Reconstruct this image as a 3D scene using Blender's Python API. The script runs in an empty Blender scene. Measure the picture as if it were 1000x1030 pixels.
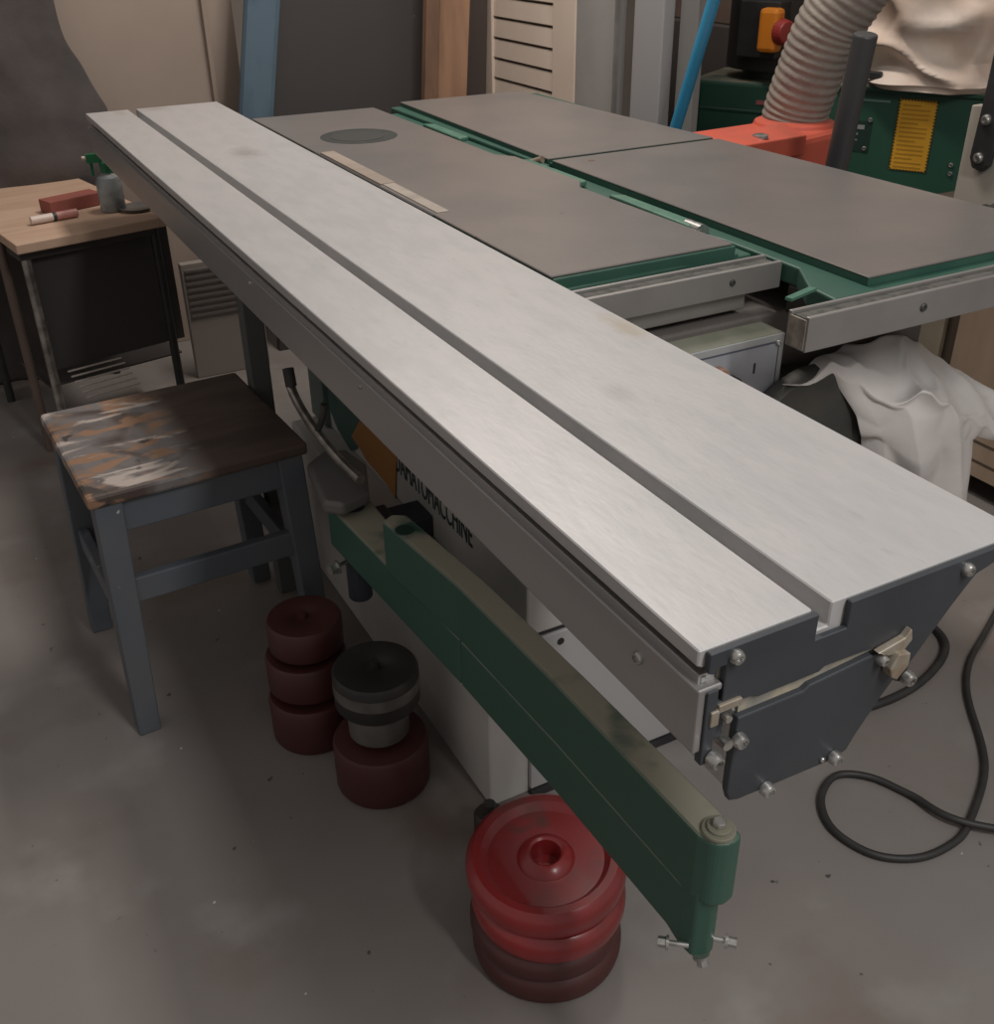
import bpy, bmesh, math, random
from mathutils import Vector, Matrix, noise
random.seed(7)
S = bpy.context.scene
COL = S.collection
# ------------------------------------------------------------------ camera
cam_d = bpy.data.cameras.new('camera'); cam = bpy.data.objects.new('camera', cam_d); COL.objects.link(cam)
F = 1059.93
cam_d.sensor_fit = 'HORIZONTAL'; cam_d.sensor_width = 36.0; cam_d.lens = 36.0*F/1000.0
cam_d.clip_start = 0.02; cam_d.clip_end = 60
R = Matrix(((0.88207927, 0.24683077, -0.40126142), (-0.4709479, 0.44029662, -0.76442591), (-0.01200978, 0.86325747, 0.50462095)))
M4 = R.to_4x4(); M4.translation = Vector((0, 0, 1.34)); cam.matrix_world = M4
S.camera = cam
# ------------------------------------------------------------------ view, world, lamps
S.view_settings.view_transform = 'Standard'; S.view_settings.look = 'None'
S.view_settings.gamma = 1; S.view_settings.use_curve_mapping = False
S.view_settings.exposure = 0.0
W = bpy.data.worlds.new('world'); S.world = W; W.use_nodes = True
bg = W.node_tree.nodes['Background']; bg.inputs[0].default_value = (1.0, 0.93, 0.88, 1); bg.inputs[1].default_value = 0.31
def area(name, loc, sx, sy, power, col, target=None):
    l = bpy.data.lights.new(name, 'AREA'); l.shape = 'RECTANGLE'; l.size = sx; l.size_y = sy
    l.energy = power; l.color = col
    o = bpy.data.objects.new(name, l); COL.objects.link(o); o.location = loc
    if target: o.rotation_euler = (Vector(target)-Vector(loc)).to_track_quat('-Z', 'Y').to_euler()
    return o
area('ceiling_tube_near', (0.86, -0.90, 2.6), 0.22, 1.5, 46, (0.99, 0.985, 0.97))
area('ceiling_tube_far', (1.3, 2.5, 2.8), 0.25, 1.5, 40, (1.0, 0.92, 0.85))

# ------------------------------------------------------------------ materials
def nt(name):
    m = bpy.data.materials.new(name); m.use_nodes = True
    t = m.node_tree; return m, t, t.nodes['Principled BSDF']
def mat(name, col, rough=0.6, metal=0.0, col2=None, scale=8.0, amt=1.0, lo=0.4, hi=0.65, bump=0.0, bscale=60.0, stretch=(1,1,1), detail=6, col3=None, scale3=30, lo3=0.62, hi3=0.7, coat=0.0, alpha=None, trans=0.0):
    m, t, p = nt(name)
    p.inputs['Base Color'].default_value = (*col, 1); p.inputs['Roughness'].default_value = rough
    p.inputs['Metallic'].default_value = metal
    if coat: p.inputs['Coat Weight'].default_value = coat; p.inputs['Coat Roughness'].default_value = 0.2
    if trans: p.inputs['Transmission Weight'].default_value = trans
    tc = t.nodes.new('ShaderNodeTexCoord'); mp = t.nodes.new('ShaderNodeMapping'); mp.inputs['Scale'].default_value = stretch
    t.links.new(tc.outputs['Object'], mp.inputs['Vector'])
    def nz(s, lo_, hi_, d=detail):
        n = t.nodes.new('ShaderNodeTexNoise'); n.inputs['Scale'].default_value = s; n.inputs['Detail'].default_value = d
        t.links.new(mp.outputs[0], n.inputs['Vector'])
        r = t.nodes.new('ShaderNodeMapRange'); r.inputs['From Min'].default_value = lo_; r.inputs['From Max'].default_value = hi_
        t.links.new(n.outputs['Fac'], r.inputs['Value']); return n, r
    prev = None
    if col2:
        n, r = nz(scale, lo, hi)
        mul = t.nodes.new('ShaderNodeMath'); mul.operation = 'MULTIPLY'; mul.inputs[1].default_value = amt
        t.links.new(r.outputs[0], mul.inputs[0])
        mx = t.nodes.new('ShaderNodeMix'); mx.data_type = 'RGBA'
        mx.inputs[6].default_value = (*col, 1); mx.inputs[7].default_value = (*col2, 1)
        t.links.new(mul.outputs[0], mx.inputs[0]); prev = mx.outputs[2]
        if col3:
            n3, r3 = nz(scale3, lo3, hi3, 3)
            m3 = t.nodes.new('ShaderNodeMix'); m3.data_type = 'RGBA'; m3.inputs[7].default_value = (*col3, 1)
            t.links.new(prev, m3.inputs[6]); t.links.new(r3.outputs[0], m3.inputs[0]); prev = m3.outputs[2]
        t.links.new(prev, p.inputs['Base Color'])
    if bump:
        n = t.nodes.new('ShaderNodeTexNoise'); n.inputs['Scale'].default_value = bscale; n.inputs['Detail'].default_value = 4
        t.links.new(mp.outputs[0], n.inputs['Vector'])
        b = t.nodes.new('ShaderNodeBump'); b.inputs['Strength'].default_value = bump; b.inputs['Distance'].default_value = 0.01
        t.links.new(n.outputs['Fac'], b.inputs['Height']); t.links.new(b.outputs[0], p.inputs['Normal'])
    return m
def dust_top(name, col, dust, rough=0.5, zlo=0.6, zhi=0.9, edge=0.25, scale=14):
    """paint with saw dust lying on the upward faces"""
    m, t, p = nt(name); p.inputs['Roughness'].default_value = rough
    g = t.nodes.new('ShaderNodeNewGeometry'); s = t.nodes.new('ShaderNodeSeparateXYZ'); t.links.new(g.outputs['Normal'], s.inputs[0])
    tc = t.nodes.new('ShaderNodeTexCoord'); n = t.nodes.new('ShaderNodeTexNoise'); n.inputs['Scale'].default_value = scale; n.inputs['Detail'].default_value = 6
    t.links.new(tc.outputs['Object'], n.inputs['Vector'])
    r = t.nodes.new('ShaderNodeMapRange'); r.inputs['From Min'].default_value = zlo; r.inputs['From Max'].default_value = zhi
    t.links.new(s.outputs['Z'], r.inputs['Value'])
    r2 = t.nodes.new('ShaderNodeMapRange'); r2.inputs['From Min'].default_value = 0.3; r2.inputs['From Max'].default_value = 0.3+edge
    t.links.new(n.outputs['Fac'], r2.inputs['Value'])
    mu = t.nodes.new('ShaderNodeMath'); mu.operation = 'MULTIPLY'; t.links.new(r.outputs[0], mu.inputs[0]); t.links.new(r2.outputs[0], mu.inputs[1])
    mx = t.nodes.new('ShaderNodeMix'); mx.data_type = 'RGBA'; mx.inputs[6].default_value = (*col, 1); mx.inputs[7].default_value = (*dust, 1)
    t.links.new(mu.outputs[0], mx.inputs[0]); t.links.new(mx.outputs[2], p.inputs['Base Color'])
    ra = t.nodes.new('ShaderNodeMapRange'); ra.inputs['To Min'].default_value = rough; ra.inputs['To Max'].default_value = 0.9
    t.links.new(mu.outputs[0], ra.inputs['Value']); t.links.new(ra.outputs[0], p.inputs['Roughness'])
    return m
ALU = mat('anodised_aluminium_top', (0.47, 0.455, 0.45), 0.44, 0.2, col2=(0.43, 0.425, 0.42), scale=3, col3=(0.40, 0.39, 0.375), scale3=9, lo3=0.6, hi3=0.85, bump=0.03, bscale=12, stretch=(14, 4, 4))
def smudge(m, pts):
    t = m.node_tree; p = t.nodes['Principled BSDF']; src = p.inputs['Base Color'].links[0].from_socket
    tc = t.nodes.new('ShaderNodeTexCoord')
    for (x, y, rx, ry, c, k) in pts:
        mp = t.nodes.new('ShaderNodeMapping'); mp.inputs['Location'].default_value = (-x/rx, -y/ry, 0); mp.inputs['Scale'].default_value = (1/rx, 1/ry, 0)
        t.links.new(tc.outputs['Object'], mp.inputs[0]); n = t.nodes.new('ShaderNodeTexNoise'); n.inputs['Scale'].default_value = 30; t.links.new(tc.outputs['Object'], n.inputs[0])
        ln = t.nodes.new('ShaderNodeVectorMath'); ln.operation = 'LENGTH'; t.links.new(mp.outputs[0], ln.inputs[0])
        ad = t.nodes.new('ShaderNodeMath'); ad.operation = 'ADD'; t.links.new(ln.outputs['Value'], ad.inputs[0]); t.links.new(n.outputs['Fac'], ad.inputs[1])
        mr = t.nodes.new('ShaderNodeMapRange'); mr.inputs['From Min'].default_value = 1.5; mr.inputs['From Max'].default_value = .7; mr.inputs['To Max'].default_value = k
        t.links.new(ad.outputs[0], mr.inputs['Value']); mx = t.nodes.new('ShaderNodeMix'); mx.data_type = 'RGBA'; mx.inputs[7].default_value = (*c, 1)
        t.links.new(src, mx.inputs[6]); t.links.new(mr.outputs[0], mx.inputs[0]); src = mx.outputs[2]
    t.links.new(src, p.inputs['Base Color'])
smudge(ALU, [(.612, 2.275, .045, .07, (.27, .25, .235), .55), (.565, 2.93, .05, .05, (.3, .27, .24), .5), (.475, 2.91, .02, .07, (.33, .30, .27), .5), (.715, 1.02, .02, .06, (.36, .31, .22), .6), (.60, .86, .02, .03, (.33, .31, .29), .4)])
ALU_SIDE = mat('aluminium_side', (0.50, 0.49, 0.485), 0.42, 0.8, col2=(0.42, 0.41, 0.405), scale=6, bump=0.05, bscale=30, stretch=(1, .2, 1))
RAIL = mat('dull_rail_aluminium', (0.33, 0.315, 0.30), 0.5, 0.6, col2=(0.27, 0.255, 0.24), scale=7)
ALU_EDGE = mat('bright_aluminium', (0.45, 0.45, 0.44), 0.35, 0.6, col2=(0.35, 0.345, 0.33), scale=12)
DUSTY = mat('sawdust_coated_groove', (0.42, 0.365, 0.27), 0.9, 0, col2=(0.22, 0.22, 0.21), scale=25, stretch=(1, .3, 1))
PLATE = mat('dark_end_plate', (0.052, 0.058, 0.066), 0.5, 0.25, col2=(0.04, 0.045, 0.052), scale=10)
STEEL = mat('zinc_screw_steel', (0.55, 0.54, 0.52), 0.3, 0.85, col2=(0.35, 0.34, 0.32), scale=80)
RUST = mat('rusty_clip_metal', (0.38, 0.34, 0.28), 0.5, 0.5, col2=(0.30, 0.22, 0.15), scale=60)
IRON = mat('machined_cast_iron', (0.24, 0.215, 0.20), 0.38, 0.4, col2=(0.205, 0.19, 0.182), scale=5, col3=(0.17, 0.13, 0.115), scale3=55, lo3=0.72, hi3=0.8, bump=0.04, bscale=70)
IRON_DARK = mat('dark_router_ring', (0.055, 0.062, 0.057), 0.45, 0.3, col2=(0.07, 0.072, 0.07), scale=20)
GREEN = dust_top('dusty_green_enamel', (0.026, 0.080, 0.056), (0.25, 0.235, 0.175), 0.38, 0.7, 0.95, 0.25, 10)
GREEN_ARM = dust_top('green_arm_enamel', (0.038, 0.100, 0.074), (0.33, 0.315, 0.245), 0.42, 0.5, 0.95, 0.14, 10)
GREEN_CAST = mat('green_casting', (0.026, 0.085, 0.062), 0.5, 0, col2=(0.036, 0.10, 0.072), scale=12)
GREEN_LIGHT = mat('pale_green_worn_casting', (0.085, 0.19, 0.135), 0.5, 0, col2=(0.05, 0.14, 0.10), scale=20)
TEAL = mat('teal_enamel', (0.055, 0.13, 0.11), 0.5, 0, col2=(0.045, 0.10, 0.09), scale=15)
WHITE = mat('off_white_machine_enamel', (0.55, 0.53, 0.505), 0.45, 0, col2=(0.47, 0.45, 0.42), scale=5)
BOXTOP = mat('dusty_box_lid', (0.20, 0.21, 0.155), 0.8, 0, col2=(0.25, 0.25, 0.20), scale=18)
BOXFACE = mat('pale_blue_control_face', (0.36, 0.37, 0.40), 0.4, 0.1, col2=(0.32, 0.33, 0.36), scale=10)
BLACKP = mat('black_plastic', (0.020, 0.020, 0.021), 0.5, 0, col2=(0.03, 0.03, 0.03), scale=20)
RUBBER = mat('black_cable_rubber', (0.022, 0.021, 0.021), 0.55, 0, col2=(0.03, 0.028, 0.026), scale=30)
DARKMET = mat('dark_steel_end_cap', (0.06, 0.062, 0.058), 0.5, 0.4, col2=(0.085, 0.08, 0.07), scale=14)
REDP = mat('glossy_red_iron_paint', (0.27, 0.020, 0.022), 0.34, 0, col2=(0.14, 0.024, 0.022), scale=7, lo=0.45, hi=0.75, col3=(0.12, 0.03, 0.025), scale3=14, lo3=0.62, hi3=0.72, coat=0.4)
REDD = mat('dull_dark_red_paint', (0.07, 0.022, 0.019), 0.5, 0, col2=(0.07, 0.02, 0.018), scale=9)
GREYMET = mat('turned_grey_steel', (0.22, 0.215, 0.205), 0.4, 0.6, col2=(0.14, 0.13, 0.12), scale=15)
DARKIRON = mat('dark_iron_disc', (0.035, 0.034, 0.034), 0.45, 0.3, col2=(0.05, 0.045, 0.04), scale=12)
STOOLP = mat('blue_grey_stool_paint', (0.085, 0.098, 0.115), 0.65, 0, col2=(0.105, 0.11, 0.12), scale=9, col3=(0.4, 0.4, 0.38), scale3=38, lo3=0.74, hi3=0.76)
WOODT = mat('pale_pine_top', (0.52, 0.36, 0.26), 0.6, 0, col2=(0.45, 0.30, 0.21), scale=3, stretch=(1.5, 8, 1), bump=0.05)
CHIP = mat('beige_board', (0.37, 0.295, 0.245), 0.8, 0, col2=(0.34, 0.27, 0.225), scale=4)
PLANK = mat('orange_wood_plank', (0.35, 0.20, 0.12), 0.65, 0, col2=(0.27, 0.15, 0.09), scale=4, stretch=(6, 6, 1))
PLANKD = mat('brown_wood_edge', (0.20, 0.11, 0.065), 0.7, 0, col2=(0.12, 0.07, 0.045), scale=5, stretch=(6, 6, 1))
DARKB = mat('dark_brown_board', (0.052, 0.046, 0.043), 0.6, 0, col2=(0.055, 0.048, 0.045), scale=5, col3=(0.16, 0.14, 0.13), scale3=45, lo3=0.75, hi3=0.8)
FOAM = mat('grey_blue_foam_sheet', (0.095, 0.145, 0.19), 0.8, 0, col2=(0.07, 0.11, 0.15), scale=5, stretch=(3, 3, 1))
CREAM = mat('cream_shutter_paint', (0.74, 0.62, 0.52), 0.55, 0, col2=(0.70, 0.58, 0.48), scale=5)
SHADOWGAP = mat('shaded_louvre_slot', (0.22, 0.18, 0.14), 0.8)  # shade in the gaps between slats put into this colour
PGREY = mat('pale_grey_panel', (0.36, 0.345, 0.33), 0.6, 0, col2=(0.27, 0.26, 0.25), scale=3)
BLUEP = mat('bright_blue_plastic', (0.045, 0.30, 0.52), 0.35, 0, col2=(0.04, 0.26, 0.46), scale=6)
BROWNB = mat('brown_cardboard', (0.115, 0.078, 0.062), 0.8, 0, col2=(0.095, 0.065, 0.05), scale=6)
ORANGE = mat('orange_switch_plastic', (0.72, 0.235, 0.02), 0.4)
REDK = mat('red_button_plastic', (0.33, 0.035, 0.03), 0.45)
HOOD = mat('salmon_orange_hood_paint', (0.56, 0.105, 0.065), 0.5, 0, col2=(0.47, 0.10, 0.065), scale=9)
HOSE = mat('grey_ribbed_fabric_hose', (0.27, 0.235, 0.20), 0.65, 0.1, col2=(0.22, 0.19, 0.165), scale=16, bump=0.3, bscale=55)
LINEN = mat('cream_filter_cloth', (0.72, 0.62, 0.54), 0.9, 0, col2=(0.64, 0.49, 0.39), scale=5, bump=0.25, bscale=24)
YELLOW = mat('yellow_warning_label', (0.62, 0.32, 0.025), 0.5)
YELLOWD = mat('label_printing', (0.42, 0.21, 0.02), 0.5)
TUBE = mat('dark_grey_tube', (0.060, 0.060, 0.062), 0.4, 0.1)
BEIGE = mat('beige_enamel_frame', (0.40, 0.365, 0.31), 0.5)
POLY = mat('translucent_white_polythene', (0.62, 0.58, 0.555), 0.35, 0, col2=(0.55, 0.52, 0.50), scale=5, bump=0.25, bscale=16)
PLY = mat('pale_plywood_panel', (0.46, 0.35, 0.26), 0.65, 0, col2=(0.40, 0.30, 0.215), scale=3, stretch=(5, 5, 1))
PLYG = mat('greenish_plywood_panel', (0.37, 0.32, 0.24), 0.65, 0, col2=(0.33, 0.28, 0.21), scale=3, stretch=(5, 5, 1))
CLOTH = mat('dark_grey_cloth', (0.085, 0.073, 0.070), 0.95, 0, col2=(0.065, 0.057, 0.056), scale=6, bump=0.3, bscale=20)
CHROME = mat('worn_chrome', (0.45, 0.42, 0.39), 0.3, 0.8, col2=(0.22, 0.2, 0.18), scale=30)
BRICKR = mat('dull_red_carton', (0.26, 0.075, 0.055), 0.7, 0, col2=(0.21, 0.065, 0.05), scale=9)
GLASSG = mat('dark_green_bottle', (0.02, 0.14, 0.06), 0.25)
CLEARP = mat('milky_bottle_plastic', (0.34, 0.36, 0.36), 0.25, 0, col2=(0.15, 0.17, 0.18), scale=20)
PALEC = mat('white_marker_barrel', (0.6, 0.5, 0.44), 0.4)
PINKC = mat('pink_marker_label', (0.45, 0.2, 0.17), 0.4)
PLASTER = mat('grubby_plaster', (0.30, 0.27, 0.24), 0.9, 0, col2=(0.25, 0.22, 0.19), scale=2)

def floor_mat():
    m, t, p = nt('stained_concrete'); L = t.links
    tc = t.nodes.new('ShaderNodeTexCoord')
    def nz(s, d, lo, hi):
        n = t.nodes.new('ShaderNodeTexNoise'); n.inputs['Scale'].default_value = s; n.inputs['Detail'].default_value = d
        L.new(tc.outputs['Object'], n.inputs['Vector']); r = t.nodes.new('ShaderNodeMapRange')
        r.inputs['From Min'].default_value = lo; r.inputs['From Max'].default_value = hi; L.new(n.outputs['Fac'], r.inputs['Value']); return r.outputs[0]
    def mix(a, b, f):
        x = t.nodes.new('ShaderNodeMix'); x.data_type = 'RGBA'; L.new(f, x.inputs[0])
        if isinstance(a, tuple): x.inputs[6].default_value = (*a, 1)
        else: L.new(a, x.inputs[6])
        x.inputs[7].default_value = (*b, 1); return x.outputs[2]
    c = mix((0.215, 0.195, 0.182), (0.175, 0.152, 0.138), nz(1.3, 6, 0.4, 0.65))
    c = mix(c, (0.15, 0.115, 0.095), nz(2.7, 5, 0.56, 0.72))
    c = mix(c, (0.25, 0.235, 0.22), nz(5, 5, 0.56, 0.75))
    c = mix(c, (0.06, 0.05, 0.045), nz(38, 2, 0.73, 0.76))
    c = mix(c, (0.5, 0.48, 0.45), nz(55, 1, 0.80, 0.82))
    L.new(c, p.inputs['Base Color'])
    ro = t.nodes.new('ShaderNodeMapRange'); ro.inputs['To Min'].default_value = 0.42; ro.inputs['To Max'].default_value = 0.62
    L.new(nz(3, 5, 0.35, 0.65), ro.inputs['Value']); L.new(ro.outputs[0], p.inputs['Roughness'])
    n = t.nodes.new('ShaderNodeTexNoise'); n.inputs['Scale'].default_value = 9; n.inputs['Detail'].default_value = 8; L.new(tc.outputs['Object'], n.inputs['Vector'])
    b = t.nodes.new('ShaderNodeBump'); b.inputs['Strength'].default_value = 0.15; b.inputs['Distance'].default_value = 0.01
    L.new(n.outputs['Fac'], b.inputs['Height']); L.new(b.outputs[0], p.inputs['Normal'])
    return m
FLOOR = floor_mat()

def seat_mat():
    m, t, p = nt('splashed_seat_with_shadow'); L = t.links; p.inputs['Roughness'].default_value = 0.55
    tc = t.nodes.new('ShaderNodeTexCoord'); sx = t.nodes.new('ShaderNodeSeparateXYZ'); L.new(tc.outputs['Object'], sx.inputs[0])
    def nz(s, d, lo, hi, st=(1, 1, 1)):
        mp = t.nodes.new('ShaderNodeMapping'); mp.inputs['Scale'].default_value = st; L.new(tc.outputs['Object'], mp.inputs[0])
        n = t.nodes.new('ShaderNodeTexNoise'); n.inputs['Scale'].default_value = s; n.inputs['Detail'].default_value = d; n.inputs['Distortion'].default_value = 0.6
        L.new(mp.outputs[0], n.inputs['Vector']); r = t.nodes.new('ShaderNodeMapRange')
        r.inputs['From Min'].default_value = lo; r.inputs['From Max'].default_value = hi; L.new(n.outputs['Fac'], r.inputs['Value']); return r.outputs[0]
    g = t.nodes.new('ShaderNodeMapRange'); g.inputs['From Min'].default_value = 0.03; g.inputs['From Max'].default_value = -0.02; L.new(sx.outputs['X'], g.inputs['Value'])  # real splashes; mask also puts the table's shadow edge into the colour
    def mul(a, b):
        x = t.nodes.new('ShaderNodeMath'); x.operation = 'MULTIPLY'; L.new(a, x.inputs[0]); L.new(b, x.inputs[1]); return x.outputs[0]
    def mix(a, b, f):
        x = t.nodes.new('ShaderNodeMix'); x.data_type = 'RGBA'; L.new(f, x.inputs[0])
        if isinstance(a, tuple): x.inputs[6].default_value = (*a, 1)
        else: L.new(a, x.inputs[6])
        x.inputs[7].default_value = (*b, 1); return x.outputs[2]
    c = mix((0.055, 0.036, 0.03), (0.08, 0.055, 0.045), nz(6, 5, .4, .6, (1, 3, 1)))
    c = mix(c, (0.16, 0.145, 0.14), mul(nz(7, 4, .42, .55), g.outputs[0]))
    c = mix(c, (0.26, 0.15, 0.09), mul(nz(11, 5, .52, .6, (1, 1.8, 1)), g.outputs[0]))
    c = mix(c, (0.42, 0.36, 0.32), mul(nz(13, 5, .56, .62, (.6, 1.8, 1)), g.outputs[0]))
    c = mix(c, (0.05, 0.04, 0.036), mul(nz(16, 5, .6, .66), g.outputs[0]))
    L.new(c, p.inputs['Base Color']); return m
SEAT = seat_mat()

# ------------------------------------------------------------------ mesh helpers
class MB:
    def __init__(s): s.v = []; s.f = []
    def add(s, vs, fs):
        o = len(s.v); s.v += [tuple(v) for v in vs]; s.f += [tuple(i+o for i in f) for f in fs]; return s
    def box(s, x0, y0, z0, x1, y1, z1):
        vs = [(x, y, z) for x in (x0, x1) for y in (y0, y1) for z in (z0, z1)]
        return s.add(vs, [(0,1,3,2),(4,6,7,5),(0,4,5,1),(2,3,7,6),(0,2,6,4),(1,5,7,3)])
    def prism(s, poly, axis, a, b):
        """poly: 2d points in the other two axes (order x,y,z without axis)"""
        def P(u, w, t): return {'x': (t, u, w), 'y': (u, t, w), 'z': (u, w, t)}[axis]
        n = len(poly); vs = [P(u, w, a) for u, w in poly]+[P(u, w, b) for u, w in poly]
        return s.add(vs, [tuple(range(n)), tuple(range(2*n-1, n-1, -1))]+[(i, i+n, (i+1) % n+n, (i+1) % n) for i in range(n)])
    def quadbox(s, q, z0, z1):
        return s.prism(q, 'z', z0, z1)
    def cyl(s, p, q, r, r2=None, n=20):
        r2 = r if r2 is None else r2; p = Vector(p); q = Vector(q); d = (q-p).normalized()
        u = d.orthogonal().normalized(); w = d.cross(u)
        vs = [p+(u*math.cos(a)+w*math.sin(a))*r for a in [2*math.pi*i/n for i in range(n)]]
        vs += [q+(u*math.cos(a)+w*math.sin(a))*r2 for a in [2*math.pi*i/n for i in range(n)]]
        return s.add(vs, [tuple(range(n)), tuple(range(2*n-1, n-1, -1))]+[(i, (i+1) % n, (i+1) % n+n, i+n) for i in range(n)])
    def lathe(s, prof, c=(0, 0, 0), axis=(0, 0, 1), n=40):
        """prof: (r, h) list"""
        d = Vector(axis).normalized(); u = d.orthogonal().normalized(); w = d.cross(u); c = Vector(c)
        vs = []; fs = []
        for r, h in prof:
            for i in range(n):
                a = 2*math.pi*i/n; vs.append(c+d*h+(u*math.cos(a)+w*math.sin(a))*max(r, 1e-4))
        for k in range(len(prof)-1):
            for i in range(n): fs.append((k*n+i, k*n+(i+1) % n, (k+1)*n+(i+1) % n, (k+1)*n+i))
        fs.append(tuple(range(n-1, -1, -1))); fs.append(tuple((len(prof)-1)*n+i for i in range(n)))
        return s.add(vs, fs)
    def tube(s, pts, r, n=12, steps=8, rf=None):
        P = [Vector(p) for p in pts]; path = []
        for i in range(len(P)-1):
            a = P[max(i-1, 0)]; b = P[i]; c = P[i+1]; d = P[min(i+2, len(P)-1)]
            for k in range(steps):
                t = k/steps
                path.append(0.5*((2*b)+(c-a)*t+(2*a-5*b+4*c-d)*t*t+(3*b-a-3*c+d)*t**3))
        path.append(P[-1])
        vs = []; fs = []; u = None
        for i, p in enumerate(path):
            d = (path[min(i+1, len(path)-1)]-path[max(i-1, 0)]).normalized()
            if u is None: u = d.orthogonal().normalized()
            u = (u-d*u.dot(d)).normalized(); w = d.cross(u); rr = r if rf is None else rf(i/(len(path)-1), i)*r
            vs += [p+(u*math.cos(2*math.pi*k/n)+w*math.sin(2*math.pi*k/n))*rr for k in range(n)]
        for i in range(len(path)-1):
            for k in range(n): fs.append((i*n+k, i*n+(k+1) % n, (i+1)*n+(k+1) % n, (i+1)*n+k))
        fs.append(tuple(range(n-1, -1, -1))); fs.append(tuple((len(path)-1)*n+i for i in range(n)))
        return s.add(vs, fs)
    def build(s, name, m, parent=None, bevel=0.0, smooth=False, seg=2, origin=None):
        me = bpy.data.meshes.new(name)
        vs = s.v
        o = bpy.data.objects.new(name, me)
        off = Vector(origin) if origin else Vector((0, 0, 0))
        me.from_pydata([tuple(Vector(v)-off) for v in vs], [], s.f); me.validate()
        b = bmesh.new(); b.from_mesh(me); bmesh.ops.recalc_face_normals(b, faces=b.faces); b.to_mesh(me); b.free()
        me.materials.append(m); COL.objects.link(o); o.location = off
        if smooth:
            for p in me.polygons: p.use_smooth = True
            md = o.modifiers.new('es', 'EDGE_SPLIT'); md.split_angle = math.radians(38)
        if bevel:
            md = o.modifiers.new('bv', 'BEVEL'); md.width = bevel; md.segments = seg; md.limit_method = 'ANGLE'; md.angle_limit = math.radians(35)
        if parent:
            o.parent = parent; o.matrix_parent_inverse = Matrix.Translation(-parent.location) if parent.type == 'EMPTY' else Matrix.Translation(-Vector(parent['_w']) if '_w' in parent else -parent.location)
        return o
def thing(name, label, cat, loc, group=None):
    o = bpy.data.objects.new(name, None); o.empty_display_size = 0.05; COL.objects.link(o); o.location = loc
    o['label'] = label; o['category'] = cat
    if group: o['group'] = group
    return o
def tag(o, label, cat, group=None):
    o['label'] = label; o['category'] = cat
    if group: o['group'] = group
    return o
def struct(o): o['kind'] = 'structure'; return o
def sub(name, mb, m, parent, **k):
    """sub-part: child of a part mesh whose origin sits at (0,0,0) of its thing's world frame"""
    o = mb.build(name, m, None, **k); o.parent = parent
    bpy.context.view_layer.update(); o.matrix_parent_inverse = parent.matrix_world.inverted(); return o
def text_mesh(name, body, size, m, parent, origin, xdir, ydir, extrude=0.0006, width=None):
    c = bpy.data.curves.new(name, 'FONT'); c.body = body; c.size = size; c.extrude = extrude
    t = bpy.data.objects.new(name+'_tmp', c); COL.objects.link(t); bpy.context.view_layer.update()
    me = bpy.data.meshes.new_from_object(t.evaluated_get(bpy.context.evaluated_depsgraph_get()))
    bpy.data.objects.remove(t)
    xs = [v.co.x for v in me.vertices]; w = max(xs)-min(xs); k = width/w if width else 1
    X = Vector(xdir).normalized(); Y = Vector(ydir).normalized(); Z = X.cross(Y)
    for v in me.vertices: v.co = Vector(origin)+X*(v.co.x*k)+Y*v.co.y+Z*v.co.z
    me.materials.clear(); me.materials.append(m); o = bpy.data.objects.new(name, me); COL.objects.link(o)
    o.parent = parent; o.matrix_parent_inverse = Matrix.Translation(-parent.location); return o
def screw(mb, c, axis, r=0.007, h=0.006):
    d = Vector(axis); c = Vector(c)
    mb.lathe([(r*1.0, 0), (r*1.0, h*.5), (r*.8, h*.9), (r*.5, h), (r*.45, h*.6), (0.0, h*.55)], c, d, 16); return mb
def hexbolt(mb, c, axis, r=0.009, h=0.012):
    d = Vector(axis).normalized(); c = Vector(c); mb.cyl(c, c+d*h*.25, r*1.35, n=20); mb.cyl(c+d*h*.25, c+d*h, r, n=6); return mb

# ------------------------------------------------------------------ the room
struct(MB().box(-3.5, -2.5, -0.1, 3.6, 4.7, 0).build('floor', FLOOR))
struct(MB().box(-3.5, 4.6, 0, 3.6, 4.7, 2.9).build('wall_back', PLASTER))
struct(MB().box(3.5, 0.0, 0, 3.6, 4.6, 2.9).build('wall_right', PLASTER))

# ------------------------------------------------------------------ sliding table
T = thing('sliding_table', 'long pale aluminium sliding table with a lengthwise slot and dark end plate', 'sliding table', (0.56, 1.7, 0.72))
Y0, Y1 = 0.456, 2.957
# upper carriage extrusion: one profile with slot and side recess
prof = [(0.398, 0.880), (0.503, 0.880), (0.503, 0.858), (0.522, 0.858), (0.522, 0.880), (0.732, 0.880), (0.732, 0.868), (0.690, 0.862), (0.640, 0.822),
        (0.425, 0.822), (0.425, 0.863), (0.403, 0.863), (0.398, 0.866)]
deck = MB().prism(prof, 'y', Y0, Y1).build('table_top', ALU, T, bevel=0.0012, seg=1)
MB().box(0.4185, Y0+.001, 0.826, 0.4255, Y1-.001, 0.862).build('side_groove', DUSTY, T)
g = MB(); g.box(0.4020, Y0+.002, 0.846, 0.4180, Y1-.002, 0.8555); g.build('groove_strip', ALU_SIDE, T, bevel=.001)
MB().prism([(0.404,0.8475),(0.4085,0.8475),(0.4085,0.8535),(0.404,0.8535)], 'y', Y0+.001, Y1-.001).build('rail_ridge', ALU_EDGE, T, bevel=.001)
side = MB().prism([(0.397, 0.788), (0.404, 0.788), (0.404, 0.842), (0.4185, 0.842), (0.4185, 0.848), (0.397, 0.848)], 'y', Y0-.006, Y1).build('side_rail', ALU_SIDE, T, bevel=.0015)
sub('rail_screw', screw(MB(), (0.397, 0.523, 0.829), (-1, 0, 0), 0.0055, 0.004), STEEL, side, smooth=True)
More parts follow.
